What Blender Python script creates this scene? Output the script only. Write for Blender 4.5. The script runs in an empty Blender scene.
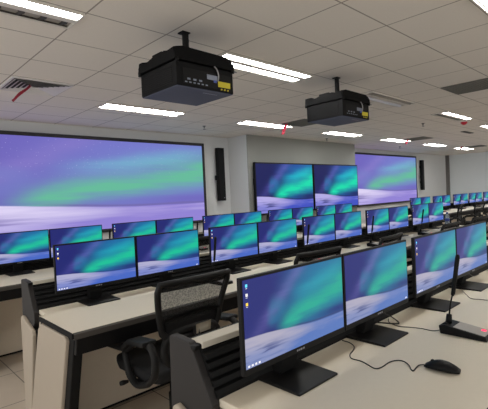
import bpy, bmesh, math, random
from mathutils import Vector, Matrix
random.seed(4)
scn = bpy.context.scene
COL = scn.collection
scn.view_settings.view_transform = 'Standard'
scn.cycles.use_denoising = True
scn.cycles.max_bounces = 8
scn.cycles.diffuse_bounces = 5
scn.cycles.transparent_max_bounces = 12

# ------------------------------------------------------------------ materials
def lin(c):
    c = c / 255.0
    return c / 12.92 if c <= 0.04045 else ((c + 0.055) / 1.055) ** 2.4
def rgb(r, g, b):
    return (lin(r), lin(g), lin(b), 1.0)

class N:
    """tiny expression builder for shader maths"""
    def __init__(s, nt, sock): s.nt, s.s = nt, sock
    def _op(s, op, *a):
        n = s.nt.nodes.new('ShaderNodeMath'); n.operation = op
        for i, v in enumerate((s,) + a):
            if isinstance(v, N): s.nt.links.new(v.s, n.inputs[i])
            else: n.inputs[i].default_value = float(v)
        return N(s.nt, n.outputs[0])
    def __add__(s, o): return s._op('ADD', o)
    __radd__ = __add__
    def __sub__(s, o): return s._op('SUBTRACT', o)
    def __rsub__(s, o): return (s * -1.0) + o
    def __mul__(s, o): return s._op('MULTIPLY', o)
    __rmul__ = __mul__
    def __truediv__(s, o): return s._op('DIVIDE', o)
    def exp(s): return s._op('EXPONENT')
    def gauss(s, w):
        q = s / w
        return ((q * q) * -1.0).exp()
    def absv(s): return s._op('ABSOLUTE')
    def mod(s, v): return s._op('FLOORED_MODULO', v)
    def lt(s, v): return s._op('LESS_THAN', v)
    def gt(s, v): return s._op('GREATER_THAN', v)
    def sstep(s, a, b):
        n = s.nt.nodes.new('ShaderNodeMapRange'); n.interpolation_type = 'SMOOTHSTEP'; n.clamp = True
        s.nt.links.new(s.s, n.inputs[0])
        inv = a > b
        n.inputs[1].default_value, n.inputs[2].default_value = (b, a) if inv else (a, b)
        n.inputs[3].default_value, n.inputs[4].default_value = (1, 0) if inv else (0, 1)
        return N(s.nt, n.outputs[0])

def new_mat(name):
    m = bpy.data.materials.new(name); m.use_nodes = True
    nt = m.node_tree
    return m, nt, nt.nodes['Principled BSDF']

def mix(nt, fac, a, b):
    n = nt.nodes.new('ShaderNodeMix'); n.data_type = 'RGBA'
    if isinstance(fac, N): nt.links.new(fac.s, n.inputs[0])
    else: n.inputs[0].default_value = fac
    for i, v in ((6, a), (7, b)):
        if isinstance(v, tuple): n.inputs[i].default_value = v
        else: nt.links.new(v, n.inputs[i])
    return n.outputs[2]

def noise(nt, vec, scale, detail=2.0):
    n = nt.nodes.new('ShaderNodeTexNoise'); n.inputs['Scale'].default_value = scale; n.inputs['Detail'].default_value = detail
    if vec is not None: nt.links.new(vec, n.inputs['Vector'])
    return N(nt, n.outputs[0])

def paint(name, c, rough=0.5, metal=0.0, var=0.06, scale=25.0, spec=0.5):
    m, nt, b = new_mat(name)
    tc = nt.nodes.new('ShaderNodeTexCoord')
    f = noise(nt, tc.outputs['Object'], scale)
    d = tuple(x * (1 - var) for x in c[:3]) + (1.0,)
    e = tuple(min(1, x * (1 + var)) for x in c[:3]) + (1.0,)
    nt.links.new(mix(nt, f, d, e), b.inputs['Base Color'])
    b.inputs['Roughness'].default_value = rough; b.inputs['Metallic'].default_value = metal
    b.inputs['Specular IOR Level'].default_value = spec
    return m

def glow(name, c, strength):
    m, nt, b = new_mat(name)
    b.inputs['Base Color'].default_value = c
    b.inputs['Emission Color'].default_value = c
    b.inputs['Emission Strength'].default_value = strength
    return m

M = {}
M['wall'] = paint('wall_paint', rgb(212, 214, 215), 0.8, var=0.02, scale=3)
M['black'] = paint('black_plastic', rgb(13, 13, 15), 0.5, var=0.12, spec=0.22)
M['blackmatt'] = paint('matt_black', rgb(15, 15, 16), 0.7, var=0.12, spec=0.25)
M['blackbase'] = paint('monitor_base_black', rgb(15, 15, 17), 0.5, var=0.1, spec=0.3)
M['dark'] = paint('charcoal_panel', rgb(36, 33, 33), 0.6, var=0.05)
M['trim'] = paint('grey_edge_band', rgb(66, 62, 58), 0.5, var=0.04)
M['desk'] = paint('desk_laminate', rgb(224, 215, 197), 0.45, var=0.025, scale=60, spec=0.35)
M['cap'] = paint('cap_laminate', rgb(208, 202, 188), 0.5, var=0.02)
M['leg'] = paint('leg_cover_laminate', rgb(184, 172, 156), 0.35, var=0.02)
M['modesty'] = paint('modesty_laminate', rgb(238, 226, 208), 0.6, var=0.03)
M['chair'] = paint('chair_plastic', rgb(19, 19, 20), 0.55, var=0.15, spec=0.35)
M['fabric'] = paint('chair_fabric', rgb(30, 30, 32), 0.9, var=0.25, scale=200)
M['tag'] = paint('tag_paper', rgb(240, 234, 218), 0.7, var=0.03)
M['proj'] = paint('projector_shell', rgb(9, 9, 11), 0.6, var=0.08, spec=0.15)
M['projblack'] = paint('projector_cradle_black', rgb(10, 10, 11), 0.7, var=0.1, spec=0.12)
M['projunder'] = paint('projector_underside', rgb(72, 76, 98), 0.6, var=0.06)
M['projmark'] = paint('pale_marking', rgb(150, 152, 165), 0.6)
M['portgrey'] = paint('port_grey', rgb(120, 126, 140), 0.4, metal=0.4)
M['portblue'] = paint('port_blue', rgb(60, 80, 160), 0.5)
M['yellow'] = paint('yellow_sticker', rgb(205, 190, 40), 0.6)
M['metal'] = paint('grey_metal', rgb(150, 150, 152), 0.35, metal=0.8)
M['frame'] = paint('screen_border_black', rgb(38, 36, 40), 0.6)
M['alu'] = paint('screen_border_grey', rgb(120, 114, 110), 0.5, metal=0.3)
M['fixture'] = paint('fixture_white', rgb(215, 210, 202), 0.5, var=0.02)
M['louver'] = paint('louver_grey', rgb(150, 144, 136), 0.4, var=0.03)
M['louverdark'] = paint('louver_dark_grey', rgb(58, 54, 50), 0.6, var=0.05)  # plain dark grey of the louvre fins and bars
M['offlamp'] = paint('unlit_lamp', rgb(225, 225, 235), 0.3, var=0.01)
M['lamp'] = glow('lit_lamp', (1.0, 0.995, 0.96, 1), 30.0)
M['ventwhite'] = paint('vent_white', rgb(215, 212, 212), 0.5, var=0.02)
M['ventdark'] = paint('vent_dark', rgb(52, 52, 50), 0.8, var=0.1)
M['ventslat'] = paint('vent_slat', rgb(104, 104, 98), 0.6, var=0.05)
M['red'] = paint('red_ribbon', rgb(200, 40, 60), 0.6, var=0.1)
M['pink'] = paint('pink_ribbon', rgb(235, 80, 110), 0.6, var=0.1)
M['led'] = glow('red_light', rgb(255, 40, 90), 1.6)
M['micgrey'] = paint('mic_top', rgb(165, 160, 154), 0.5, var=0.05)
M['cord'] = paint('grey_cord', rgb(92, 86, 78), 0.6)
M['cordblack'] = paint('black_cord', rgb(30, 30, 30), 0.5)
M['icyan'] = glow('icon_blue', rgb(90, 200, 235), 0.9)
M['iwhite'] = glow('icon_white', rgb(215, 215, 220), 0.8)
M['iyellow'] = glow('icon_yellow', rgb(235, 200, 70), 0.8)
M['badge'] = paint('badge_silver', rgb(140, 140, 146), 0.4)
M['bay_dimmed'] = paint('bay_wall_dimmed', rgb(146, 148, 144), 0.85, var=0.02, scale=3)  # wall colour darkened on the bay front to tone down the ceiling lights there
M['wallside'] = paint('side_wall_paint', rgb(232, 239, 243), 0.8, var=0.01, scale=3)
M['strip'] = paint('corner_trunking', rgb(120, 118, 116), 0.6)
M['chrome'] = paint('sprinkler_metal', rgb(95, 95, 98), 0.4, metal=0.5)
M['cap_blue'] = paint('bottle_cap_blue', rgb(60, 90, 170), 0.4)

def ceiling_mat():
    m, nt, b = new_mat('ceiling_tiles')
    g = nt.nodes.new('ShaderNodeNewGeometry'); s = nt.nodes.new('ShaderNodeSeparateXYZ')
    nt.links.new(g.outputs['Position'], s.inputs[0])
    x, y = N(nt, s.outputs[0]), N(nt, s.outputs[1])
    wx = 0.007; wy = 0.007
    lx = ((x - (1.188 - 0.3)).mod(0.6) - 0.3).absv().lt(wx * 0.8)
    ly = ((y - (2.0666 - 0.2792)).mod(0.5584) - 0.2792).absv().lt(wy * 0.8)
    line = lx._op('MAXIMUM', ly)
    nz = noise(nt, g.outputs['Position'], 90, 4)
    base = mix(nt, nz, rgb(226, 220, 212), rgb(234, 228, 220))
    nt.links.new(mix(nt, line, base, rgb(160, 153, 146)), b.inputs['Base Color'])
    b.inputs['Roughness'].default_value = 0.9; b.inputs['Specular IOR Level'].default_value = 0.1
    return m
M['ceil'] = ceiling_mat()

def floor_mat():
    m, nt, b = new_mat('floor_tiles')
    g = nt.nodes.new('ShaderNodeNewGeometry'); s = nt.nodes.new('ShaderNodeSeparateXYZ')
    nt.links.new(g.outputs['Position'], s.inputs[0])
    x, y = N(nt, s.outputs[0]), N(nt, s.outputs[1])
    line = (x - 0.35).mod(0.6).lt(0.008)._op('MAXIMUM', (y - 0.25).mod(0.6).lt(0.008))
    nz = noise(nt, g.outputs['Position'], 5, 4)
    base = mix(nt, nz, rgb(186, 173, 158), rgb(202, 189, 174))
    nt.links.new(mix(nt, line, base, rgb(96, 88, 80)), b.inputs['Base Color'])
    b.inputs['Roughness'].default_value = 0.3
    return m
M['floor'] = floor_mat()

def mesh_fabric():
    m, nt, b = new_mat('chair_mesh_fabric')
    out = nt.nodes['Material Output']
    b.inputs['Base Color'].default_value = rgb(34, 34, 35); b.inputs['Roughness'].default_value = 0.9
    tr = nt.nodes.new('ShaderNodeBsdfTransparent')
    tc = nt.nodes.new('ShaderNodeTexCoord')
    f = noise(nt, tc.outputs['Object'], 130, 2).sstep(0.35, 0.65) * 0.22 + 0.20
    mx = nt.nodes.new('ShaderNodeMixShader')
    nt.links.new(f.s, mx.inputs[0]); nt.links.new(b.outputs[0], mx.inputs[1]); nt.links.new(tr.outputs[0], mx.inputs[2])
    nt.links.new(mx.outputs[0], out.inputs[0])
    return m
M['mesh'] = mesh_fabric()

def glass_mat():
    m, nt, b = new_mat('clear_plastic')
    b.inputs['Base Color'].default_value = rgb(190, 210, 235); b.inputs['Roughness'].default_value = 0.08
    b.inputs['Transmission Weight'].default_value = 0.7
    return m
M['bottle'] = glass_mat()

def wallpaper(name, P, strength, gloss=0.25, stars=False, spec=0.3, hz=0.85):
    """snow plain under a green aurora, drawn from the screen's own UV map"""
    m, nt, b = new_mat(name)
    uvn = nt.nodes.new('ShaderNodeUVMap'); uvn.uv_map = 'UVMap'
    s = nt.nodes.new('ShaderNodeSeparateXYZ'); nt.links.new(uvn.outputs[0], s.inputs[0])
    u, v = N(nt, s.outputs[0]), N(nt, s.outputs[1])
    # streaky noise that runs along the aurora
    mp = nt.nodes.new('ShaderNodeMapping'); mp.inputs['Rotation'].default_value = (0, 0, math.radians(-32))
    mp.inputs['Scale'].default_value = (1.3, 6.0, 1.0)
    nt.links.new(uvn.outputs[0], mp.inputs[0])
    n1 = noise(nt, mp.outputs[0], 1.6, 3) - 0.5
    n2 = noise(nt, uvn.outputs[0], 2.6, 5) - 0.5
    n5 = noise(nt, mp.outputs[0], 3.4, 5) - 0.5
    vv = v + n2 * 0.22 + n5 * 0.05
    uu = u + n2 * 0.16
    # base sky: dark upper left, violet mid, blue right
    sky = mix(nt, uu.sstep(0.20, 0.80) * 0.9, P['sky'], P['sky2'])
    st = ((uu - 0.16) - (vv - 0.42) * 0.62).gauss(0.075) * v.sstep(0.25, 0.5)
    sky = mix(nt, st * 0.6 + n1 * st * 1.0, sky, P['streak'])
    haze = uu.sstep(0.22, 0.62) * (vv - (u * 0.45 + 0.36)).gauss(0.34)
    sky = mix(nt, haze * (n1 * 0.8 + hz), sky, P['teal'])
    up = ((vv - (u * 0.42 + 0.46)).gauss(0.085)) * u.sstep(0.36, 0.66) * u.sstep(1.10, 0.85)
    sky = mix(nt, (up * (n1 * 1.2 + n5 * 0.8 + 0.9))._op('MINIMUM', 1.0)._op('MAXIMUM', 0.0), sky, P['teal2'])
    sw = (((uu - 0.255) * (uu - 0.255) + (vv - 0.54) * (vv - 0.54) * 0.5)._op('SQRT') - 0.05).gauss(0.06) * uu.sstep(0.17, 0.25)
    sky = mix(nt, sw * 0.5, sky, P['teal'])
    gc = vv - (u * 0.44 + 0.205)
    wid = u * 0.15 + 0.04
    gr = ((gc / wid) * (gc / wid) * -1.0).exp() * u.sstep(0.24, 0.42)
    sky = mix(nt, (gr * (n1 * 1.0 + n5 * 1.2 + 0.95))._op('MINIMUM', 1.0)._op('MAXIMUM', 0.0), sky, P['green'])
    low = (v - 0.30).gauss(0.075) * u.sstep(0.5, 0.95)
    sky = mix(nt, low * 0.85, sky, P['sky'])
    if stars:
        vo = nt.nodes.new('ShaderNodeTexVoronoi'); vo.inputs['Scale'].default_value = 34.0
        mp2 = nt.nodes.new('ShaderNodeMapping'); mp2.inputs['Scale'].default_value = (3.2, 1, 1)
        nt.links.new(uvn.outputs[0], mp2.inputs[0]); nt.links.new(mp2.outputs[0], vo.inputs['Vector'])
        sky = mix(nt, N(nt, vo.outputs[0]).lt(0.11) * v.sstep(0.5, 0.7) * 0.45, sky, P['snow'])
    # snow
    h = u.sstep(0.0, 0.75) * -0.11 + 0.345 + (noise(nt, mp.outputs[0], 2.3, 2) - 0.5) * 0.03
    n3 = noise(nt, mp.outputs[0], 4.0, 3) - 0.5
    tree = (v - (h + 0.012 + n3 * 0.02)).gauss(0.016) * u.sstep(0.33, 0.5)
    sky = mix(nt, tree * 0.75, sky, P['dark'])
    mp3 = nt.nodes.new('ShaderNodeMapping'); mp3.inputs['Rotation'].default_value = (0, 0, math.radians(-10))
    mp3.inputs['Scale'].default_value = (1.5, 9.0, 1.0); nt.links.new(uvn.outputs[0], mp3.inputs[0])
    n4 = noise(nt, mp3.outputs[0], 2.2, 3)
    snow = mix(nt, ((h - v).sstep(0.06, 0.24) * 0.65 + u.sstep(0.28, 0.70) * 0.85 + n4 * 0.9 - 0.45)._op('MINIMUM', 1.0)._op('MAXIMUM', 0.0), P['snow'], P['snow2'])
    rip = n4.sstep(0.48, 0.60) * (u - 0.13).gauss(0.19) * (v - 0.13).gauss(0.07)
    snow = mix(nt, rip * 0.95, snow, P['dark'])
    edge = (v - h).sstep(0.008, -0.008)
    col = mix(nt, edge, sky, snow)
    b.inputs['Base Color'].default_value = (0.01, 0.01, 0.012, 1)
    b.inputs['Roughness'].default_value = gloss
    b.inputs['Specular IOR Level'].default_value = spec
    nt.links.new(col, b.inputs['Emission Color']); b.inputs['Emission Strength'].default_value = strength
    return m

PAL_A = dict(sky=rgb(44, 50, 118), sky2=rgb(42, 108, 160), streak=rgb(106, 102, 172), teal=rgb(38, 128, 160), teal2=rgb(46, 148, 172),
             green=rgb(46, 172, 150), snow=rgb(176, 172, 192), snow2=rgb(92, 122, 188), dark=rgb(62, 70, 122))
PAL_B = dict(sky=rgb(34, 40, 112), sky2=rgb(32, 96, 162), streak=rgb(90, 88, 172), teal=rgb(26, 128, 168), teal2=rgb(30, 152, 178),
             green=rgb(28, 192, 152), snow=rgb(176, 174, 208), snow2=rgb(72, 104, 194), dark=rgb(44, 52, 118))
PAL_T = dict(sky=rgb(24, 29, 86), sky2=rgb(34, 66, 156), streak=rgb(86, 84, 170), teal=rgb(16, 124, 174), teal2=rgb(24, 168, 190),
             green=rgb(18, 212, 168), snow=rgb(176, 168, 224), snow2=rgb(64, 80, 188), dark=rgb(26, 30, 82))
PAL_P = dict(sky=rgb(112, 102, 188), sky2=rgb(120, 122, 206), streak=rgb(136, 120, 200), teal=rgb(117, 130, 200), teal2=rgb(118, 168, 206),
             green=rgb(102, 188, 156), snow=rgb(222, 212, 246), snow2=rgb(146, 131, 213), dark=rgb(116, 104, 166))
M['wpA'] = wallpaper('screen_front_row', PAL_A, 1.0, 0.35, False, 0.10)
M['wpB'] = wallpaper('screen_rear_rows', PAL_B, 1.0, 0.35, False, 0.08, 0.75)
M['wpT'] = wallpaper('screen_wall_display', PAL_T, 1.05, 0.35, False, 0.05, 0.5)
M['wpP'] = wallpaper('projected_picture', PAL_P, 0.98, 0.8, True, 0.1, 0.6)

# ------------------------------------------------------------------ mesh helpers
class MB:
    def __init__(s): s.bm = bmesh.new(); s.mats = []; s.cur = 0
    def use(s, mat):
        if mat not in s.mats: s.mats.append(mat)
        s.cur = s.mats.index(mat); return s
    def _fin(s, faces):
        for f in faces: f.material_index = s.cur
    def box(s, x0, x1, y0, y1, z0, z1, bev=0.0, seg=2):
        r = bmesh.ops.create_cube(s.bm, size=1.0)
        vs = r['verts']
        for v in vs:
            v.co = Vector((x0 + (v.co.x + .5) * (x1 - x0), y0 + (v.co.y + .5) * (y1 - y0), z0 + (v.co.z + .5) * (z1 - z0)))
        fs = set(f for v in vs for f in v.link_faces); s._fin(fs)
        if bev > 0:
            es = list(set(e for v in vs for e in v.link_edges))
            q = bmesh.ops.bevel(s.bm, geom=es, offset=bev, segments=seg, profile=0.6, affect='EDGES')
            s._fin(q['faces'])
        return s
    def prism(s, pts, axis, a, b, bev=0.0, seg=2):
        """polygon pts in the plane across `axis`, extruded from a to b; X:(y,z) Y:(x,z) Z:(x,y)"""
        def mk(p, t):
            if axis == 'X': return (t, p[0], p[1])
            if axis == 'Y': return (p[0], t, p[1])
            return (p[0], p[1], t)
        A = [s.bm.verts.new(mk(p, a)) for p in pts]; B = [s.bm.verts.new(mk(p, b)) for p in pts]
        n = len(pts); fs = [s.bm.faces.new(A), s.bm.faces.new(B[::-1])]
        for i in range(n): fs.append(s.bm.faces.new((A[i], B[i], B[(i + 1) % n], A[(i + 1) % n])))
        s._fin(fs)
        bmesh.ops.recalc_face_normals(s.bm, faces=fs)
        if bev > 0:
            es = list(set(e for f in fs for e in f.edges))
            q = bmesh.ops.bevel(s.bm, geom=es, offset=bev, segments=seg, profile=0.6, affect='EDGES'); s._fin(q['faces'])
        return s
    def tube(s, pts, rad, n=8, closed=False, flat=None):
        pts = [Vector(p) for p in pts]; L = len(pts)
        rads = rad if isinstance(rad, (list, tuple)) else [rad] * L
        rings = []; up = None
        for i, p in enumerate(pts):
            if closed: t = (pts[(i + 1) % L] - pts[i - 1])
            else: t = pts[min(i + 1, L - 1)] - pts[max(i - 1, 0)]
            t.normalize()
            if up is None:
                up = Vector((0, 0, 1)) if abs(t.z) < .9 else Vector((1, 0, 0))
            sx = t.cross(up)
            if sx.length < 1e-4: sx = t.cross(Vector((0, 1, 0)))
            sx.normalize(); up = sx.cross(t).normalized()
            fw, fh = flat if flat else (1, 1)
            rings.append([s.bm.verts.new(p + rads[i] * (fw * math.cos(2 * math.pi * k / n) * sx + fh * math.sin(2 * math.pi * k / n) * up)) for k in range(n)])
        fs = []
        for i in range(L if closed else L - 1):
            a, b = rings[i], rings[(i + 1) % L]
            for k in range(n): fs.append(s.bm.faces.new((a[k], a[(k + 1) % n], b[(k + 1) % n], b[k])))
        if not closed:
            fs.append(s.bm.faces.new(rings[0][::-1])); fs.append(s.bm.faces.new(rings[-1]))
        for f in fs: f.smooth = True
        s._fin(fs); bmesh.ops.recalc_face_normals(s.bm, faces=fs)
        return s
    def lathe(s, prof, c=(0, 0, 0), n=16):
        c = Vector(c)
        return s.tube([c + Vector((0, 0, z)) for r, z in prof], [max(r, 1e-4) for r, z in prof], n)
    def grid(s, fn, nu, nv, thick=None):
        """surface fn(a,b) -> co, a,b in 0..1"""
        vs = [[s.bm.verts.new(fn(i / nu, j / nv)) for i in range(nu + 1)] for j in range(nv + 1)]
        fs = []
        for j in range(nv):
            for i in range(nu):
                f = s.bm.faces.new((vs[j][i], vs[j][i + 1], vs[j + 1][i + 1], vs[j + 1][i])); f.smooth = True; fs.append(f)
        s._fin(fs)
        if thick:
            q = bmesh.ops.solidify(s.bm, geom=fs, thickness=thick)
            s._fin([f for f in q['geom'] if isinstance(f, bmesh.types.BMFace)])
        return s
    def quad(s, x0, x1, z0, z1, y, uv=True):
        vs = [s.bm.verts.new(p) for p in ((x0, y, z0), (x1, y, z0), (x1, y, z1), (x0, y, z1))]
        f = s.bm.faces.new(vs); f.material_index = s.cur
        lay = s.bm.loops.layers.uv.get('UVMap') or s.bm.loops.layers.uv.new('UVMap')
        for l, c in zip(f.loops, ((0, 0), (1, 0), (1, 1), (0, 1))): l[lay].uv = c
        return s
    def build(s, name, mat=None, parent=None, loc=None):
        me = bpy.data.meshes.new(name); s.bm.normal_update(); s.bm.to_mesh(me); s.bm.free()
        for m in (s.mats if s.mats else [mat]): me.materials.append(M[m] if isinstance(m, str) else m)
        o = bpy.data.objects.new(name, me); COL.objects.link(o)
        if parent: o.parent = parent
        if loc: o.location = loc
        return o

def tag(o, label, cat, group=None):
    o['label'] = label; o['category'] = cat
    if group: o['group'] = group
    return o
def empty(name, loc=(0, 0, 0), rz=0.0):
    o = bpy.data.objects.new(name, None); COL.objects.link(o); o.location = loc; o.rotation_euler = (0, 0, rz)
    o.empty_display_size = 0.1
    return o
def copy_tree(o, parent=None):
    c = o.copy(); COL.objects.link(c)
    if parent: c.parent = parent
    for ch in list(o.children): copy_tree(ch, c)
    return c
def struct(name, mb, mat=None):
    o = mb.build(name, mat); o['kind'] = 'structure'; return o
class Proto:
    """first use hands over the original, later uses hand over copies"""
    def __init__(s, make): s.make = make; s.src = None
    def get(s, loc, rz=0.0):
        if s.src is None: s.src = s.make(); o = s.src
        else: o = copy_tree(s.src)
        o.location = loc; o.rotation_euler = (0, 0, rz)
        return o
def circ(n): return [(math.cos(2 * math.pi * i / n), math.sin(2 * math.pi * i / n)) for i in range(n)]

CH = 1.385            # camera height
CEIL = CH + 1.21
DT = 0.75             # desk top height
YA, YB, YC = 0.904, 2.578, 4.238

# ------------------------------------------------------------------ room shell
WY, RX, BY, LX = 6.62, 17.75, -3.4, -1.3
struct('floor', MB().box(LX - .1, RX + .1, BY - .1, WY + .1, -0.1, 0.0), 'floor')
struct('ceiling', MB().box(LX - .1, RX + .1, BY - .1, WY + .1, CEIL, CEIL + .1), 'ceil')
struct('wall_front', MB().box(LX - .1, RX + .1, WY, WY + .1, 0, CEIL), 'wall')
struct('wall_centre_bay', MB().use('wall').box(5.93, 9.95, 6.062, WY, 0, CEIL).use('bay_dimmed').box(5.93, 9.95, 6.05, 6.063, 0, CEIL))
struct('wall_right', MB().box(RX, RX + .1, BY, WY, 0, CEIL), 'wallside')
struct('trim_1', MB().box(RX - .10, RX - .0, WY - .12, WY, 0, CEIL, .005), 'strip')
struct('baseboard_front', MB().box(LX, 5.93, WY - .012, WY, 0, .1), 'strip')
struct('baseboard_right', MB().box(RX - .012, RX, BY, WY - .12, 0, .1), 'strip')

# ------------------------------------------------------------------ projected screens
def proj_screen(x0, x1, z0, z1, label):
    o = empty('projection_screen', ((x0 + x1) / 2, WY, z0)); w = (x1 - x0) / 2; h = z1 - z0; t = 0.055
    f = MB()
    f.box(-w - t, w + t, -.06, 0, h, h + t, .004).box(-w - t, w + t, -.06, 0, -t, 0, .004)
    f.box(-w - t, -w, -.06, 0, 0, h, .004).box(w, w + t, -.06, 0, 0, h, .004)
    f.build('screen_frame', 'frame', o)
    MB().use('wpP').quad(-w, w, 0, h, -.05).build('screen_surface', None, o)
    return tag(o, label, 'projection screen', 'wide projection screens on the front wall')
proj_screen(.22, 5.18, CH - .455, CH + 1.0, 'wide projected aurora picture on the front wall, left of the two wall displays')
proj_screen(9.85, 14.80, CH - .455, CH + 1.035, 'wide projected aurora picture on the front wall, right of the two wall displays')

# ------------------------------------------------------------------ wall displays
def make_tv():
    o = empty('wall_display'); W, H = .955, 1.09
    MB().box(-W, W, 0, .055, 0, H, .006).build('display_housing', 'black', o)
    MB().use('wpT').quad(-W + .024, W - .024, .040, H - .028, -.0015).build('display_screen', None, o)
    b = MB(); b.box(-.5, -.42, .055, .10, .15, H - .15).box(.42, .5, .055, .10, .15, H - .15).box(-.7, .7, .085, .10, .3, .4).box(-.7, .7, .085, .10, .7, .8)
    b.build('wall_bracket', 'blackmatt', o)
    s = MB(); s.box(-W - .014, -W + .005, .02, .05, .62, .76, .004); s.build('side_box', 'blackmatt', o)
    return o
tv = Proto(make_tv)
tag(tv.get((6.975, 5.95, CH - .44)), 'large flat wall display with an aurora picture, left of the adjoining two', 'display', 'wall displays')
tag(tv.get((8.92, 5.95, CH - .44)), 'large flat wall display with an aurora picture, right of the adjoining two', 'display', 'wall displays')

# ------------------------------------------------------------------ column speakers
def make_speaker():
    o = empty('column_speaker')
    MB().box(-.085, .085, -.12, -.03, 0, 1.08, .008).build('cabinet', 'blackmatt', o)
    MB().box(-.072, .072, -.124, -.119, .02, 1.06).build('grille', 'black', o)
    b = MB(); b.box(-.04, .04, -.03, 0, .25, .33).box(-.13, -.08, -.10, -.04, .42, .52, .01).box(-.04, .04, -.03, 0, .8, .88)
    b.build('wall_bracket', 'black', o)
    MB().box(.03, .05, -.1275, -.122, .05, .07).build('badge', 'badge', o)
    return o
sp = Proto(make_speaker)
tag(sp.get((5.62, WY, CH - .10)), 'tall black column speaker on the wall beside the left projected picture', 'speaker', 'column speakers')
tag(sp.get((15.25, WY, CH - .12)), 'tall black column speaker on the wall beside the right projected picture', 'speaker', 'column speakers')

# ------------------------------------------------------------------ control desks
def make_console(x0, x1, ym, label, left_end=True, right_end=True):
    """one long desk run; ym is the plane of the monitor faces"""
    o = empty('control_desk', (x0, ym, 0)); L = x1 - x0
    yf, yr = -.52, .11
    z = DT
    MB().prism([(-.012, yf + .010), (L, yf + .010), (L, yr), (.03, yr), (.03, -.0), (.012, -.02), (-.012, -.05)], 'Z', z - .026, z, .004).build('worktop', 'desk', o)
    MB().prism([(yf - .004, z - .008), (yf + .011, z - .001), (yf + .013, z - .034), (yf - .006, z - .034)], 'X', -.012, L, .003).build('front_edge', 'trim', o)
    MB().prism([(yf - .004, z - .034), (yf + .045, z - .034), (yf + .045, z - .118), (yf + .012, z - .118)], 'X', 0, L, .004).build('apron', 'black', o)
    # side edge of the worktop
    MB().prism([(yf - .006, z - .002), (-.05, z - .002), (-.05, z - .028), (yf - .006, z - .028)], 'X', -.022, -.011, .004).build('side_edge', 'blackmatt', o)
    # louvred riser: the front zig-zags upward behind the monitors
    prof = [(yr, z - .03), (yr, z + .004)]
    n = 5; top = z + .143
    for i in range(n):
        a = z + .008 + (top - z - .012) * i / n; c = z + .008 + (top - z - .012) * (i + 1) / n
        ya = yr + .07 * (a - z) / .17; yc = yr + .07 * (c - z) / .17
        prof += [(ya - .004, a + .003), (yc - .006, c - .011), (yc + .010, c - .009), (yc + .010, c - .001)]
    prof += [(yr + .075, top), (.30, top), (.30, z - .30), (yr + .02, z - .30), (yr + .02, z - .03)]
    MB().prism(prof, 'X', .026, L - .026).build('slatted_riser', 'blackmatt', o)
    MB().box(.026, L - .026, yr + .066, yr + .128, top, top + .022, .004).build('riser_cap', 'cap', o)
    MB().box(.03, L - .03, yr - .015, yr + .01, .02, z - .035).build('modesty_panel', 'modesty', o)
    MB().box(.03, L - .03, yr - .005, yr + .02, 0, .02).build('plinth', 'blackmatt', o)
    MB().box(.03, L - .03, .285, .30, .0, z - .30).build('rear_panel', 'modesty', o)
    for side in ((0,) if left_end else ()) + ((1,) if right_end else ()):
        X = (lambda t: t) if side == 0 else (lambda t: L - t)
        # charcoal upper cheek
        ck = MB().prism([(yr - .006, z - .07), (yr - .004, z - .01), (yr + .012, z + .012), (yr + .094, top + .012), (yr + .106, top + .020), (.318, top + .024), (.328, top + .014), (.335, z - .09), (yr + .06, z - .14)], 'X', X(0), X(.03), .004).build('end_cheek', 'dark', o)
        MB().box(min(X(-.002), X(.034)), max(X(-.002), X(.034)), yr + .070, yr + .098, top + .0, top + .016, .006).build('cheek_clip', 'black', ck)
        lg = MB().prism([(-.506, z - .03), (-.02, z - .03), (.222, 0), (-.290, 0)], 'X', X(-.004), X(.046), .006).build('front_leg', 'blackmatt', o)
        MB().prism([(-.442, z - .055), (-.415, z - .033), (-.075, z - .036), (-.022, z - .075), (.227, .012), (-.225, .012)], 'X', X(-.022), X(.002), .008, 3).build('leg_cover', 'leg', lg)
        rl = MB().prism([(.10, z - .12), (.30, z - .05), (.31, 0), (.21, 0)], 'X', X(.0), X(.04), .006).build('rear_leg', 'blackmatt', o)
        MB().prism([(.082, z - .14), (.10, z - .112), (.275, z - .052), (.298, z - .066), (.308, .012), (.205, .012)], 'X', X(-.022), X(.002), .008, 3).build('leg_cover', 'leg', rl)
    return tag(o, label, 'desk', 'long control desks')
make_console(.79, 4.36, YA, 'nearest pale control desk with black slatted riser, under the computer mouse', True, True)
make_console(.79, 7.02, YB, 'middle pale control desk with white end legs, just behind the empty mesh chair', True, True)
make_console(.79, 6.95, YC, 'farthest pale control desk in front of the left projected picture', True, True)
make_console(9.05, 15.45, YC, 'far pale control desk beyond the aisle, at the right wall', True, True)

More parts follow.
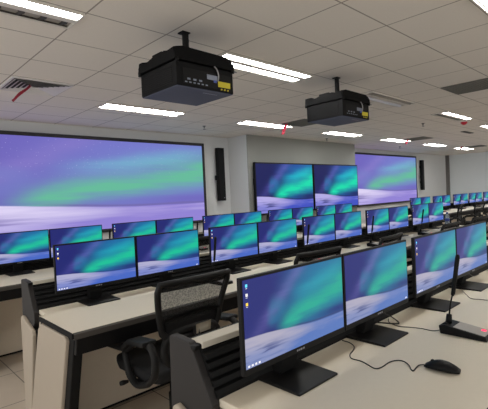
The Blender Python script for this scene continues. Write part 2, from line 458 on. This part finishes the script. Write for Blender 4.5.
# ------------------------------------------------------------------ monitors
def make_monitor(wp, primary):
    def f():
        o = empty('monitor')
        W, z0, z1 = .2675, .094, .3895
        yo = -.03                                   # screen face relative to the base root
        hb = MB()
        hb.box(-W, W, yo, yo + .016, z0, z1, .003)
        hb.box(-.17, .17, yo + .014, yo + .045, z0 + .05, z1 - .07, .012)
        hz = hb.build('housing', 'black', o)
        MB().use('badge').box(-.022, -.016, yo - .001, yo + .001, z0 + .007, z0 + .013).box(-.013, -.007, yo - .001, yo + .001, z0 + .007, z0 + .013) \
            .box(-.004, .006, yo - .001, yo + .001, z0 + .007, z0 + .013).box(.010, .018, yo - .001, yo + .001, z0 + .007, z0 + .013).build('badge', None, hz)
        s = MB().use(wp).quad(-W + .008, W - .008, z0 + .021, z1 - .008, yo - .001)
        xl, xr, zb, zt = -W + .008, W - .008, z0 + .021, z1 - .008
        if primary:
            for k, mm in enumerate(('icyan', 'iwhite', 'iyellow')):
                zc = zt - .016 - .028 * k
                s.use(mm).quad(xl + .010, xl + .019, zc - .006, zc + .003, yo - .0018)
                s.use('iwhite').quad(xl + .011, xl + .018, zc - .0105, zc - .0090, yo - .0018)
            for k in range(4): s.use('iwhite').quad(xl + .008 + .015 * k, xl + .016 + .015 * k, zb + .004, zb + .010, yo - .0018)
        else:
            s.use('iwhite').quad(xr - .030, xr - .012, zb + .004, zb + .007, yo - .0018).quad(xr - .026, xr - .014, zb + .009, zb + .011, yo - .0018)
        s.build('screen', None, o)
        MB().prism([(yo + .045, .07), (yo + .062, .012), (yo + .10, .012), (yo + .075, .30), (yo + .04, .30)], 'X', -.04, .04, .004).build('stand_neck', 'blackmatt', o)
        MB().prism([(yo - .072, 0), (yo + .11, 0), (yo + .11, .013), (yo - .072, .008)], 'X', -.105, .105, .003).build('stand_base', 'blackbase', o)
        return o
    return Proto(f)
MA = (make_monitor('wpA', True), make_monitor('wpA', False))
MR = (make_monitor('wpB', True), make_monitor('wpB', False))
ORD = ['first', 'second', 'third', 'fourth', 'fifth']
def monitor_row(starts, ym, protos, where, group):
    for i, x0 in enumerate(starts):
        for k in (0, 1):
            o = protos[k].get((x0 + .27 + .54 * k, ym + .03, DT))
            tag(o, '%s monitor of the %s pair %s' % (('left', 'right')[k], ORD[i], where), 'monitor', group)
monitor_row([.829, 1.985], YA, MA, 'from the left on the nearest desk', 'monitors on the nearest desk')
monitor_row([.884, 2.068, 3.246, 4.440, 5.645], YB, MR, 'from the left on the middle desk', 'monitors on the middle desk')
monitor_row([.884, 2.076, 3.306, 4.537, 5.722], YC, MR, 'from the left on the far left desk', 'monitors on the far left desk')
monitor_row([9.21, 10.46, 11.77, 12.97, 14.22], YC, MR, 'on the far desk beyond the aisle', 'monitors on the far right desk')

# ------------------------------------------------------------------ mouse, microphones, cables
def smooth_path(pts, n=6):
    P = [Vector(p) for p in pts]; out = []
    for i in range(len(P) - 1):
        a, b, c, d = P[max(i - 1, 0)], P[i], P[i + 1], P[min(i + 2, len(P) - 1)]
        for k in range(n):
            t = k / n
            out.append(.5 * ((2 * b) + (c - a) * t + (2 * a - 5 * b + 4 * c - d) * t * t + (3 * b - a - 3 * c + d) * t ** 3))
    out.append(P[-1]); return out

def make_mouse():
    C0 = Vector((1.462, .583, DT)); o = empty('computer_mouse', C0, math.radians(7))
    b = MB()
    L, Wd, H = .056, .032, .035
    rings = []
    def prof(t):      # t 0 front(+y) .. 1 back
        w = Wd * (math.sin(math.pi * (0.10 + 0.84 * t)) ** .45) * (0.88 + .12 * t)
        h = H * (math.sin(math.pi * (0.06 + 0.86 * t)) ** .7)
        return w, h
    nv, nu = 16, 16
    vs = []
    for j in range(nv + 1):
        t = j / nv; w, h = prof(t); y = L * (1 - 2 * t)
        ring = []
        for i in range(nu):
            a = 2 * math.pi * i / nu
            cx_, sz = math.cos(a), math.sin(a)
            ring.append(b.bm.verts.new((w * cx_, y, max(0.0015, .010 + (h - .010) * sz) if sz > 0 else .010 + .0085 * sz)))
        vs.append(ring)
    for j in range(nv):
        for i in range(nu):
            f = b.bm.faces.new((vs[j][i], vs[j][(i + 1) % nu], vs[j + 1][(i + 1) % nu], vs[j + 1][i])); f.smooth = True
    b.bm.faces.new(vs[0][::-1]); b.bm.faces.new(vs[-1])
    bmesh.ops.recalc_face_normals(b.bm, faces=b.bm.faces[:])
    b.build('mouse_body', 'black', o)
    MB().tube([(-.003, .030, .0255), (.003, .030, .0255)], .007, 10).build('scroll_wheel', 'dark', o)
    pts = [(1.452, .640, .758), (1.446, .655, .754), (1.423, .656, .7525), (1.392, .652, .7525), (1.400, .664, .7525), (1.428, .685, .7525), (1.447, .712, .7525),
           (1.441, .735, .7525), (1.408, .748, .7525), (1.350, .748, .7525), (1.326, .760, .7525), (1.340, .797, .7525), (1.352, .830, .7525),
           (1.352, .870, .7525), (1.382, .896, .7525), (1.425, .909, .7525), (1.464, .929, .7525), (1.490, .966, .7525), (1.493, 1.004, .7525)]
    inv = Matrix.Translation(C0) @ Matrix.Rotation(math.radians(7), 4, 'Z'); inv = inv.inverted()
    MB().tube([inv @ p for p in smooth_path(pts, 5)], .0021, 6).build('mouse_cord', 'cordblack', o)
    return tag(o, 'black corded computer mouse lying on the nearest desk in the foreground', 'mouse')
make_mouse()

def make_mic(cord):
    def f():
        o = empty('gooseneck_microphone')           # base runs along -Y from the hinge at y=0
        MB().prism([(.018, 0), (.024, .034), (.0, .040), (-.160, .020), (-.165, .0)], 'X', -.050, .050, .004).build('mic_base', 'black', o)
        # sloping grey key plate
        p = MB(); p.prism([(-.034, .0352), (-.034, .0372), (-.156, .0220), (-.156, .0200)], 'X', -.044, .044, .0004)
        kp = p.build('key_plate', 'micgrey', o)
        MB().prism([(-.126, .0250), (-.126, .0270), (-.142, .0250), (-.142, .0230)], 'X', .012, .030).build('talk_light', 'led', kp)
        MB().tube([(-.038, .004, .022), (.038, .004, .022)], .020, 14).build('hinge', 'black', o)
        MB().tube([(0, .0, .03), (0, -.004, .075)], [.014, .011], 12).build('stem_socket', 'black', o)
        MB().tube([(0, -.004, .07), (0, -.010, .12), (0, -.022, .17)], .0035, 8).build('gooseneck', 'black', o)
        MB().tube([(0, -.020, .160), (0, -.023, .168), (0, -.046, .325), (0, -.047, .335), (0, -.048, .339)], [.006, .0085, .0095, .008, .004], 12).build('capsule', 'blackmatt', o)
        if cord:
            pts = [(-.03, .02, .01), (-.045, .05, .003), (-.045, .10, .003), (-.06, .15, .003), (-.075, .19, .003), (-.05, .25, .003), (-.0, .28, .003)]
            MB().tube(smooth_path(pts, 5), .0018, 6).build('mic_cord', 'cordblack', o)
        return o
    return Proto(f)
mic_near = make_mic(True); mic = make_mic(False)
tag(mic_near.get((1.882, .716, DT)), 'black desk microphone with red light, right of the mouse on the nearest desk', 'microphone', 'desk microphones')
for x, w in ((1.955, 'second'), (3.065, 'third'), (4.225, 'fourth'), (5.515, 'fifth')):
    tag(mic.get((x, 2.415, DT)), 'black gooseneck microphone before the %s monitor pair of the middle desk' % w, 'microphone', 'desk microphones')
for x, w in ((1.957, 'second'), (3.08, 'third'), (4.313, 'fourth')):
    tag(mic.get((x, 4.10, DT)), 'black gooseneck microphone before the %s monitor pair of the far left desk' % w, 'microphone', 'desk microphones')
for x, w in ((10.42, 'second'), (11.75, 'third'), (12.93, 'fourth')):
    tag(mic.get((x, 4.10, DT)), 'black gooseneck microphone near the %s monitor pair right of the aisle' % w, 'microphone', 'desk microphones')
def cable(pts, rad, mat, label):
    c = Vector(pts[0]); o = MB().tube([p - c for p in smooth_path(pts, 6)], rad, 6).build('cable', mat); o.location = c
    return tag(o, label, 'cable')
cable([(1.84, 1.00, .79), (1.90, .985, .758), (1.845, .925, .7535), (1.817, .965, .7535), (1.79, 1.008, .756)], .0028, 'cordblack', 'short black cable looped behind the second monitor of the nearest desk')
cable([(2.656, .926, .7525), (2.571, .875, .7525), (2.494, .824, .7525), (2.499, .78, .7525), (2.51, .72, .7525), (2.54, .66, .7525)], .0020, 'cord', 'thin grey cable crossing the nearest desk at the right edge')
cable([(2.86, 1.0, .80), (2.95, .985, .80), (3.02, .99, .775), (3.10, 1.0, .757), (3.20, 1.0, .754)], .0028, 'cordblack', 'dark cable arching behind the rightmost monitor of the nearest desk')

# bottle at the end of the middle desk
o = empty('water_bottle', (6.93, 2.60, DT))
MB().lathe([(.026, .001), (.033, .006), (.034, .05), (.031, .08), (.034, .11), (.033, .145), (.016, .18), (.014, .19)], n=18).build('bottle_body', 'bottle', o)
MB().lathe([(.016, .19), (.0165, .193), (.0165, .208), (.014, .211)], n=16).build('bottle_cap', 'cap_blue', o)
MB().lathe([(.0346, .07), (.0346, .115)], n=18).build('bottle_wrap', 'portblue', o)
tag(o, 'clear plastic water bottle at the right end of the middle desk', 'bottle')

# ------------------------------------------------------------------ office chairs
def make_chair():
    o = empty('office_chair')               # occupant faces +Y, root on the floor under the lift
    def back(a, b):                          # a across 0..1, b up 0..1 : the curved back sheet
        z = .655 + .305 * b
        w = .178 + .058 * b
        x = (a * 2 - 1) * w
        y = -.235 - .050 * b + .015 * math.sin(math.pi * b) + .035 * ((a * 2 - 1) ** 2) * (1 - .4 * b)
        return Vector((x, y, z))
    rim = []
    for i in range(0, 11): rim.append(back(.08 + .84 * i / 10, 0.0))
    for i in range(1, 10): rim.append(back(1, .05 + .90 * i / 10))
    for i in range(0, 11): rim.append(back(.97 - .94 * i / 10, 1.0))
    for i in range(9, 0, -1): rim.append(back(0, .05 + .90 * i / 10))
    MB().tube(rim, .015, 8, closed=True, flat=(1.0, 1.25)).build('back_frame', 'chair', o)
    MB().grid(lambda a, b: back(.02 + .96 * a, .30 + .69 * b), 14, 12).build('back_mesh', 'mesh', o)
    MB().grid(lambda a, b: back(.02 + .96 * a, .01 + (.28 + .10 * math.cos((a * 2 - 1) * 1.5)) * b) + Vector((0, .004, 0)), 14, 8, .008).build('lumbar_panel', 'fabric', o)
    MB().grid(lambda a, b: back(.03 + .94 * a, .86 + .13 * b) + Vector((0, .002, 0)), 12, 2, .006).build('top_band', 'chair', o)
    MB().grid(lambda a, b: back(.02 + .96 * a, .30 + .09 * math.cos((a * 2 - 1) * 1.5) + .06 * b) + Vector((0, -.006, 0)), 14, 2, .012).build('cross_bar', 'chair', o)
    MB().grid(lambda a, b: back(.45 + .28 * a, .045 + .165 * b) + Vector((0, -.034, 0)), 4, 2, .002).build('paper_tag', 'tag', o)
    # wide loop that joins the back to the seat
    ring = []
    for c, q in circ(32):
        ring.append((.178 * math.copysign(abs(c) ** .7, c), -.225 + .02 * abs(c), .600 + .098 * math.copysign(abs(q) ** .8, q)))
    MB().tube(ring, .021, 8, closed=True).build('back_loop', 'chair', o)
    # spine to the seat
    MB().tube([(0, -.232, .70), (0, -.245, .55), (0, -.20, .42), (0, -.08, .40), (0, .02, .41)], [.028, .032, .03, .028, .026], 10, flat=(1.3, .7)).build('back_bar', 'chair', o)
    # seat cushion
    def seat(a, b):
        th = 2 * math.pi * a
        return None
    s = MB(); s.prism([(-.21, -.20), (.21, -.20), (.245, -.12), (.25, .16), (.22, .25), (.12, .275), (-.12, .275), (-.22, .25), (-.25, .16), (-.245, -.12)], 'Z', .435, .495, .022, 3)
    for f in s.bm.faces: f.smooth = True
    s.build('seat', 'fabric', o)
    MB().box(-.12, .12, -.10, .12, .395, .437, .012).build('seat_mechanism', 'chair', o)
    # loop arms
    for sx in (-1, 1):
        X = sx * .275
        loop = [(X, -.20, .47), (X, -.265, .53), (X, -.27, .62), (X, -.22, .668), (X, -.10, .655), (X, -.02, .612), (X, .02, .585), (X, .015, .53), (X, -.02, .46), (X, -.10, .435)]
        lp = smooth_path(loop + [loop[0]], 4)[:-1]
        a = MB().tube(lp, .017, 8, closed=True, flat=(1.25, 1)).build('armrest', 'chair', o)
        MB().prism([(-.23, .690), (-.07, .674), (.0, .626), (.27, .600), (.275, .574), (-.01, .598), (-.08, .648), (-.23, .664)], 'X', X - .042, X + .042, .010).build('arm_pad', 'chair', a)
        MB().box(min(X, X - sx * .12), max(X, X - sx * .12), -.12, -.04, .425, .445, .006).build('arm_mount', 'chair', a)
    MB().tube([(-.27, .02, .418), (-.30, .02, .42), (-.315, .02, .42)], [.008, .014, .012], 8).build('tilt_lever', 'chair', o)
    MB().lathe([(.03, .10), (.03, .27), (.022, .27), (.022, .40)], n=14).build('gas_lift', 'blackmatt', o)
    MB().lathe([(.045, .06), (.05, .09), (.04, .12)], n=14).build('base_hub', 'chair', o)
    for k in range(5):
        a = math.radians(72 * k + 40); c, s_ = math.cos(a), math.sin(a)
        lg = MB().tube([(c * .03, s_ * .03, .095), (c * .18, s_ * .18, .085), (c * .31, s_ * .31, .066)], [.026, .021, .016], 8).build('base_leg', 'chair', o)
        w = MB()
        px, py = c * .315, s_ * .315
        tx, ty = -s_, c
        for q in (-1, 1):
            w.tube([(px + tx * .008 * q, py + ty * .008 * q, .028), (px + tx * .024 * q, py + ty * .024 * q, .028)], .028, 14)
        w.tube([(px, py, .03), (px, py, .07)], .008, 8)
        w.build('caster', 'trim', lg)
    return o
ch = Proto(make_chair)
tag(ch.get((1.325, 2.045, 0), math.radians(0)), 'black mesh back office chair with paper tag, empty and nearest the camera', 'chair', 'black office chairs')
for x, rz, w in ((2.43, -4, 'second'), (3.45, 6, 'third'), (4.85, 0, 'fourth'), (5.85, -5, 'fifth')):
    tag(ch.get((x, 2.04, 0), math.radians(rz)), 'black office chair at the middle desk before its %s monitor pair' % w, 'chair', 'black office chairs')
for x, rz, w in ((2.6, 4, 'second'), (3.85, -6, 'third'), (5.1, 3, 'fourth'), (6.25, 0, 'fifth')):
    tag(ch.get((x, 3.70, 0), math.radians(rz)), 'black office chair at the far left desk before its %s monitor pair' % w, 'chair', 'black office chairs')
for x, y, rz, w in ((9.75, 3.62, 10, 'first'), (10.85, 3.55, -8, 'second'), (12.3, 3.66, 5, 'third'), (13.5, 3.6, -4, 'fourth'), (14.8, 3.66, 3, 'fifth')):
    tag(ch.get((x, y, 0), math.radians(rz)), 'black office chair right of the aisle before the %s monitor pair' % w, 'chair', 'black office chairs')

# ------------------------------------------------------------------ projectors
def make_projector():
    o = empty('ceiling_projector')            # root on the ceiling at the pole; z goes down
    zb = -(CEIL - (CH + .742)); h = .168
    X0, X1, Y0, Y1 = -.255, .25, -.225, .225
    b = MB()
    b.use('proj').box(X0, X1, Y0, Y1, zb + .004, zb + h, .008)
    body = b.build('projector_body', None, o)
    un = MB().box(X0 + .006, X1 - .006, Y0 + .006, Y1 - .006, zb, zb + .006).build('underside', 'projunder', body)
    mk = MB()
    for k in range(7): mk.box(.02 + .019 * k, .034 + .019 * k, -.16, -.147, zb - .0006, zb + .001)
    mk.build('underside_mark', 'projmark', un)
    # rear connector panel on the operators' side
    p = MB(); p.use('blackmatt').box(X0 + .05, X1 - .03, Y0 - .003, Y0 + .002, zb + .022, zb + .128, .001)
    for k in range(6): p.use('portgrey').box(-.19 + .035 * k, -.172 + .035 * k, Y0 - .005, Y0, zb + .03, zb + .038)
    for k in range(3): p.use('portgrey').box(-.17 + .05 * k, -.145 + .05 * k, Y0 - .005, Y0, zb + .05, zb + .062)
    p.use('portgrey').box(.0, .10, Y0 - .006, Y0, zb + .078, zb + .112, .002)
    p.use('portblue').box(.06, .085, Y0 - .008, Y0, zb + .062, zb + .078)
    p.build('connector_panel', None, body)
    MB().use('yellow').box(.10, .215, Y0 - .0045, Y0 - .002, zb + .038, zb + .078).build('warning_sticker', None, body)
    p = MB()
    for k in range(3): p.box(.125 + .03 * k, .137 + .03 * k, Y0 - .006, Y0, zb + .018, zb + .028)
    p.build('socket', 'yellow', body)
    g = MB()
    for k in range(9): g.box(X0 - .003, X0 + .002, Y0 + .05, Y1 - .05, zb + .03 + .013 * k, zb + .036 + .013 * k)
    g.build('side_grille', 'blackmatt', body)
    ln = MB(); ln.tube([(-.08, Y1 - .005, zb + .08), (-.08, Y1 + .03, zb + .08), (-.08, Y1 + .032, zb + .08)], [.055, .055, .045], 20); ln.build('lens', 'black', body)
    MB().tube(smooth_path([(.03, Y0 + .02, zb + .20), (.075, Y0 - .01, zb + .17), (.10, Y0 - .012, zb + .12), (.095, Y0 - .008, zb + .075)], 5), .005, 8).build('signal_cord', 'metal', body)
    # mounting cradle above the body
    c = MB(); zt = zb + h
    fr = [(X0 - .012, zt + .006), (X0 - .004, zt + .085), (X0 + .05, zt + .098), (X1 - .07, zt + .094), (X1 - .03, zt + .075), (X1 + .004, zt + .05), (X1 + .010, zt + .0), (X1 - .012, zt - .012), (X1 - .03, zt + .006)]
    c.prism(fr, 'Y', Y0 - .012, Y0 + .035, .004)
    c.prism(fr, 'Y', Y1 - .035, Y1 + .012, .004)
    sd = [(Y0 - .005, zt + .006), (Y0 + .0, zt + .086), (Y0 + .08, zt + .078), (Y0 + .12, zt + .088), (Y0 + .22, zt + .070), (Y0 + .26, zt + .080), (Y1 - .10, zt + .062), (Y1 - .05, zt + .072), (Y1 + .01, zt + .05), (Y1 + .01, zt + .006)]
    c.prism(sd, 'X', X0 - .012, X0 + .03, .004)
    c.prism(sd, 'X', X1 - .05, X1 - .01, .004)
    c.box(X0, X1 - .02, -.06, .06, zt + .06, zt + .10, .006)
    c.box(X0 + .02, X1 - .03, Y0 + .02, Y1 - .02, zt - .002, zt + .03)
    c.build('mounting_cradle', 'projblack', o)
    for px, py in ((X0 - .005, Y1), (X1 - .005, Y0 - .005), (X0 + .01, Y0)):
        MB().tube([(px, py, zt - .012), (px, py, zt + .02)], .013, 10).build('corner_knob', 'blackmatt', o)
    MB().tube([(X1 - .004, Y0 - .02, zt - .004), (X1 + .02, Y0 - .02, zt - .004)], .006, 8).build('clip', 'metal', o)
    pl = MB(); pl.box(-.018, .018, -.018, .018, zt + .04, -.004, .004)
    for k in range(4): pl.box(.016, .024, -.012, .012, -.07 - .055 * k, -.045 - .055 * k, .002)
    pl.build('pole', 'blackmatt', o)
    MB().box(-.045, .025, -.032, .032, -.010, 0.0, .003).build('ceiling_plate', 'blackmatt', o)
    return o
pj = Proto(make_projector)
tag(pj.get((1.88, 2.515, CEIL)), 'black ceiling projector with yellow sticker, the larger and nearer on the left', 'projector', 'ceiling projectors')
tag(pj.get((3.90, 2.555, CEIL)), 'black ceiling projector with yellow sticker, the farther and smaller on the right', 'projector', 'ceiling projectors')

# ------------------------------------------------------------------ ceiling lights
def make_light(near_on, far_on, louvre_far=False):
    def f():
        o = empty('ceiling_light')             # root at its near left corner on the ceiling; size 1.2 x 0.28
        W, D = 1.19, .275
        fr = MB()
        fr.box(0, W, 0, .012, -.018, 0).box(0, W, D - .012, D, -.018, 0).box(0, .012, .012, D - .012, -.018, 0).box(W - .012, W, .012, D - .012, -.018, 0)
        fr.box(.012, W - .012, D / 2 - .030, D / 2 + .030, -.016, 0)
        fr.build('frame', 'fixture', o)
        for k, on in ((0, near_on), (1, far_on)):
            y0, y1 = (.014, D / 2 - .026) if k == 0 else (D / 2 + .026, D - .014)
            tr = MB().box(.012, W - .012, y0, y1, -.003, 0).build('trough', 'ventslat' if on else 'louver', o)  # trough coloured darker under a lit lamp, to offset its glare
            if on:
                MB().box(.018, W - .018, (y0 + y1) / 2 - .030, (y0 + y1) / 2 + .030, -.014, -.004, .003).build('lamp', 'lamp', tr)
            elif louvre_far:
                fn = MB().box(.02, W - .02, y1 - .008, y1, -.012, -.003); n = 9
                for i in range(n):
                    x = .09 + (W - .14) * i / (n - 1)
                    fn.prism([(x - .045, y0), (x + .005, y0), (x + .012, (y0 + y1) / 2), (x - .012, y1 - .004), (x - .03, y1 - .004), (x - .02, (y0 + y1) / 2)], 'Z', -.012, -.003)
                fn.build('louver', 'louverdark', tr)
            elif near_on:
                MB().box(.03, W - .03, y0 + .004, y1 - .004, -.006, -.002).build('dark_louver', 'ventslat', tr)
            else:
                MB().tube([(.03, (y0 + y1) / 2, -.012), (W - .03, (y0 + y1) / 2, -.012)], .022 if k else .016, 10).build('tube', 'offlamp' if k else 'louver', tr)
                MB().box(.02, W - .02, y0, y0 + .022, -.008, -.002).build('louver', 'louverdark', tr)
        return o
    return Proto(f)
both = make_light(True, True); nearlit = make_light(True, False); louv = make_light(True, False, True); off = make_light(False, False)
GX = -.008
LB = 'ceiling light fittings'
def light(proto, i, y, label): tag(proto.get((GX + 1.2 * i, y, CEIL)), label, 'ceiling light', LB)
light(louv, 0, 2.63, 'half lit ceiling light with dark zigzag louvre at the top left')
light(both, 2, 2.63, 'fully lit twin lamp ceiling light between the two projectors')
light(off, 4, 2.63, 'unlit grey ceiling light just right of the farther projector')
light(nearlit, 6, 2.63, 'half lit ceiling light with one dark trough, above a red tag')
light(both, 8, 2.63, 'lit ceiling light cut off at the right edge of the view')
light(both, 2, .66, 'bright ceiling light at the top right corner of the view')
for i, l in ((2, 'lit ceiling light before the left projected picture, leftmost of the far row'), (4, 'lit ceiling light with a pink ribbon at its end, second of the far row'),
             (6, 'lit ceiling light over the right wall display, third of the far row'), (8, 'lit ceiling light beside a dark vent above the right projected picture'),
             (10, 'lit ceiling light above the right column speaker, fifth of the far row'), (12, 'lit ceiling light nearest the right wall, with a red tag')):
    light(both, i, 4.865, l)
# the same row of lights carries on to the right, over the aisle
light(both, 10, 2.63, 'lit ceiling light over the aisle, past the right edge of the view')
light(both, 12, 2.63, 'lit ceiling light beside the right wall, past the right edge of the view')

# ------------------------------------------------------------------ vents, ribbons, sprinklers
def make_vent():
    o = empty('ceiling_vent')                  # root at centre on the ceiling
    W, D = .285, .265
    f = MB(); t = .022
    f.box(-W, W, -D, -D + t, -.012, 0).box(-W, W, D - t, D, -.012, 0).box(-W, -W + t, -D + t, D - t, -.012, 0).box(W - t, W, -D + t, D - t, -.012, 0)
    f.build('vent_frame', 'ventwhite', o)
    MB().box(-W + t, W - t, -D + t, D - t, -.003, 0).build('vent_backing', 'ventdark', o)
    s = MB()
    for k in range(6):
        a = 1 - .155 * k; w1, d1 = (W - t) * a, (D - t) * a
        w2, d2 = w1 - .032, d1 - .030
        w2, d2 = max(w2, .01), max(d2, .01)
        hi, lo = -.004, -.020
        o1 = [s.bm.verts.new(p) for p in ((-w1, -d1, lo), (w1, -d1, lo), (w1, d1, lo), (-w1, d1, lo))]
        o2 = [s.bm.verts.new(p) for p in ((-w2, -d2, hi), (w2, -d2, hi), (w2, d2, hi), (-w2, d2, hi))]
        for i in range(4): s.bm.faces.new((o1[i], o1[(i + 1) % 4], o2[(i + 1) % 4], o2[i]))
    s.build('vent_blades', 'ventwhite', o)
    return o
def make_strip_vent():
    o = empty('ceiling_vent')
    W, D = .285, .265
    f = MB(); t = .02
    f.box(-W, W, -D, -D + t, -.012, 0).box(-W, W, D - t, D, -.012, 0).box(-W, -W + t, -D + t, D - t, -.012, 0).box(W - t, W, -D + t, D - t, -.012, 0)
    f.build('vent_frame', 'ventslat', o)
    MB().box(-W + t, W - t, -D + t, D - t, -.003, 0).build('vent_backing', 'ventdark', o)
    s = MB()
    for k in range(14): s.prism([(-D + t + .008 + .0345 * k, -.003), (-D + t + .014 + .0345 * k, -.003), (-D + t + .002 + .0345 * k + .02, -.013), (-D + t - .004 + .0345 * k + .02, -.013)], 'X', -W + t, W - t)
    for k in range(5): s.box(-.2 + .1 * k - .002, -.2 + .1 * k + .002, -D + t, D - t, -.008, -.003)
    s.build('vent_slats', 'ventslat', o)
    return o
v1 = Proto(make_vent); v2 = Proto(make_strip_vent)
def tile(i, j): return (1.188 + .6 * i + .3, 2.0666 + .5584 * (j + .5), CEIL)
tag(v1.get(tile(0, 4)), 'white framed louvred ceiling vent with a red ribbon, at the far left', 'vent', 'ceiling vents')
tag(v2.get(tile(7, -1)), 'dark grey slatted ceiling vent near the right edge, closest of the dark vents', 'vent', 'ceiling vents')
tag(v2.get((5.86, 4.56, CEIL)), 'dark ceiling vent beside the ribbon, behind the farther projector', 'vent', 'ceiling vents')
tag(v2.get(tile(15, 4)), 'dark ceiling vent touching the lit light above the right projected picture', 'vent', 'ceiling vents')
tag(v2.get(tile(22, 4)), 'dark ceiling vent by the light nearest the right wall', 'vent', 'ceiling vents')
o = empty('slot_vent', (10.47, 3.42, CEIL))
MB().box(-.28, .28, -.05, .05, -.014, 0, .004).build('slot_frame', 'ventslat', o)
MB().box(-.26, .26, -.03, .03, -.016, -.012).build('slot_opening', 'ventdark', o)
tag(o, 'thin grey slot vent in the ceiling right of the red tag', 'vent')

def ribbon(p0, p1, w, mat, label, n=8):
    p0, p1 = Vector(p0), Vector(p1); d = p1 - p0
    side = d.cross(Vector((0, 0, 1))); side = side.normalized() if side.length > 1e-4 else Vector((1, 0, 0))
    fw = d.cross(side).normalized()
    b = MB()
    def fn(a, t):
        return d * t + side * (a - .5) * w * (1 - .15 * math.sin(t * 9)) + fw * (.004 * math.sin(t * 8))
    b.grid(fn, 3, n, .0015)
    o = b.build('ribbon', mat); o.location = p0
    return tag(o, label, 'ribbon', 'ribbons tied to the ceiling vents')
ribbon((1.415, 4.50, CEIL - .016), (1.26, 4.58, CEIL - .175), .085, 'red', 'red ribbon hanging slantwise from the white vent at the far left')
ribbon((5.60, 4.72, CEIL - .016), (5.47, 4.70, CEIL - .21), .07, 'pink', 'pink ribbon hanging by the lit light behind the farther projector')
ribbon((10.30, 4.74, CEIL - .016), (10.12, 4.72, CEIL - .14), .055, 'pink', 'pink ribbon under the dark vent above the right projected picture')
ribbon((14.15, 4.78, CEIL - .004), (13.95, 4.76, CEIL - .10), .06, 'red', 'red ribbon beside the light nearest the right wall')
o = empty('fire_alarm', (8.69, 2.89, CEIL))
MB().lathe([(.055, -.0), (.06, -.012), (.055, -.03), (.03, -.055), (.012, -.062)], n=18).build('alarm_body', 'red', o)
MB().lathe([(.065, 0), (.065, -.008)], n=18).build('alarm_plate', 'ventwhite', o)
tag(o, 'small round red alarm on the ceiling below the half lit light', 'alarm')

def make_sprinkler():
    o = empty('ceiling_sprinkler')
    MB().lathe([(.032, 0), (.032, -.004), (.02, -.008)], n=16).build('flange', 'chrome', o)
    b = MB(); b.lathe([(.010, -.004), (.010, -.03), (.004, -.034), (.004, -.052)], n=10).lathe([(.024, -.052), (.024, -.056)], n=14)
    b.build('sprinkler_head', 'chrome', o); return o
spk = Proto(make_sprinkler)
for p, l in (((8.11, 3.43), 'small ceiling sprinkler midway between the alarm and the far lights'), ((4.54, 5.66), 'small ceiling sprinkler above the left column speaker'),
             ((8.13, 5.66), 'small ceiling sprinkler in front of the right wall display'), ((11.91, 5.74), 'small ceiling sprinkler in front of the right projected picture'),
             ((1.62, 1.86), 'small dark ceiling sprinkler at the top edge, right of the nearer projector')):
    tag(spk.get((p[0], p[1], CEIL)), l, 'sprinkler', 'ceiling sprinklers')

# ------------------------------------------------------------------ camera
F = Vector((0.69004248, 0.7234034, -0.02299797)); R = Vector((0.72210923, -0.69026314, -0.04577188)); U = Vector((0.04898619, -0.01497749, 0.99868715))
cam = bpy.data.cameras.new('camera'); co = bpy.data.objects.new('camera', cam); COL.objects.link(co)
m = Matrix((R, U, -F)).transposed().to_4x4(); m.translation = Vector((0, 0, CH)); co.matrix_world = m
cam.sensor_fit = 'HORIZONTAL'; cam.sensor_width = 36.0; cam.lens = 36.0 * 419.63 / 488.0; cam.clip_start = .02
scn.camera = co

# even ambient fill, added to brighten the room through the omitted left and rear walls
w = bpy.data.worlds.new('world'); scn.world = w; w.use_nodes = True
w.node_tree.nodes['Background'].inputs[0].default_value = (1.0, .985, .95, 1); w.node_tree.nodes['Background'].inputs[1].default_value = 1.12
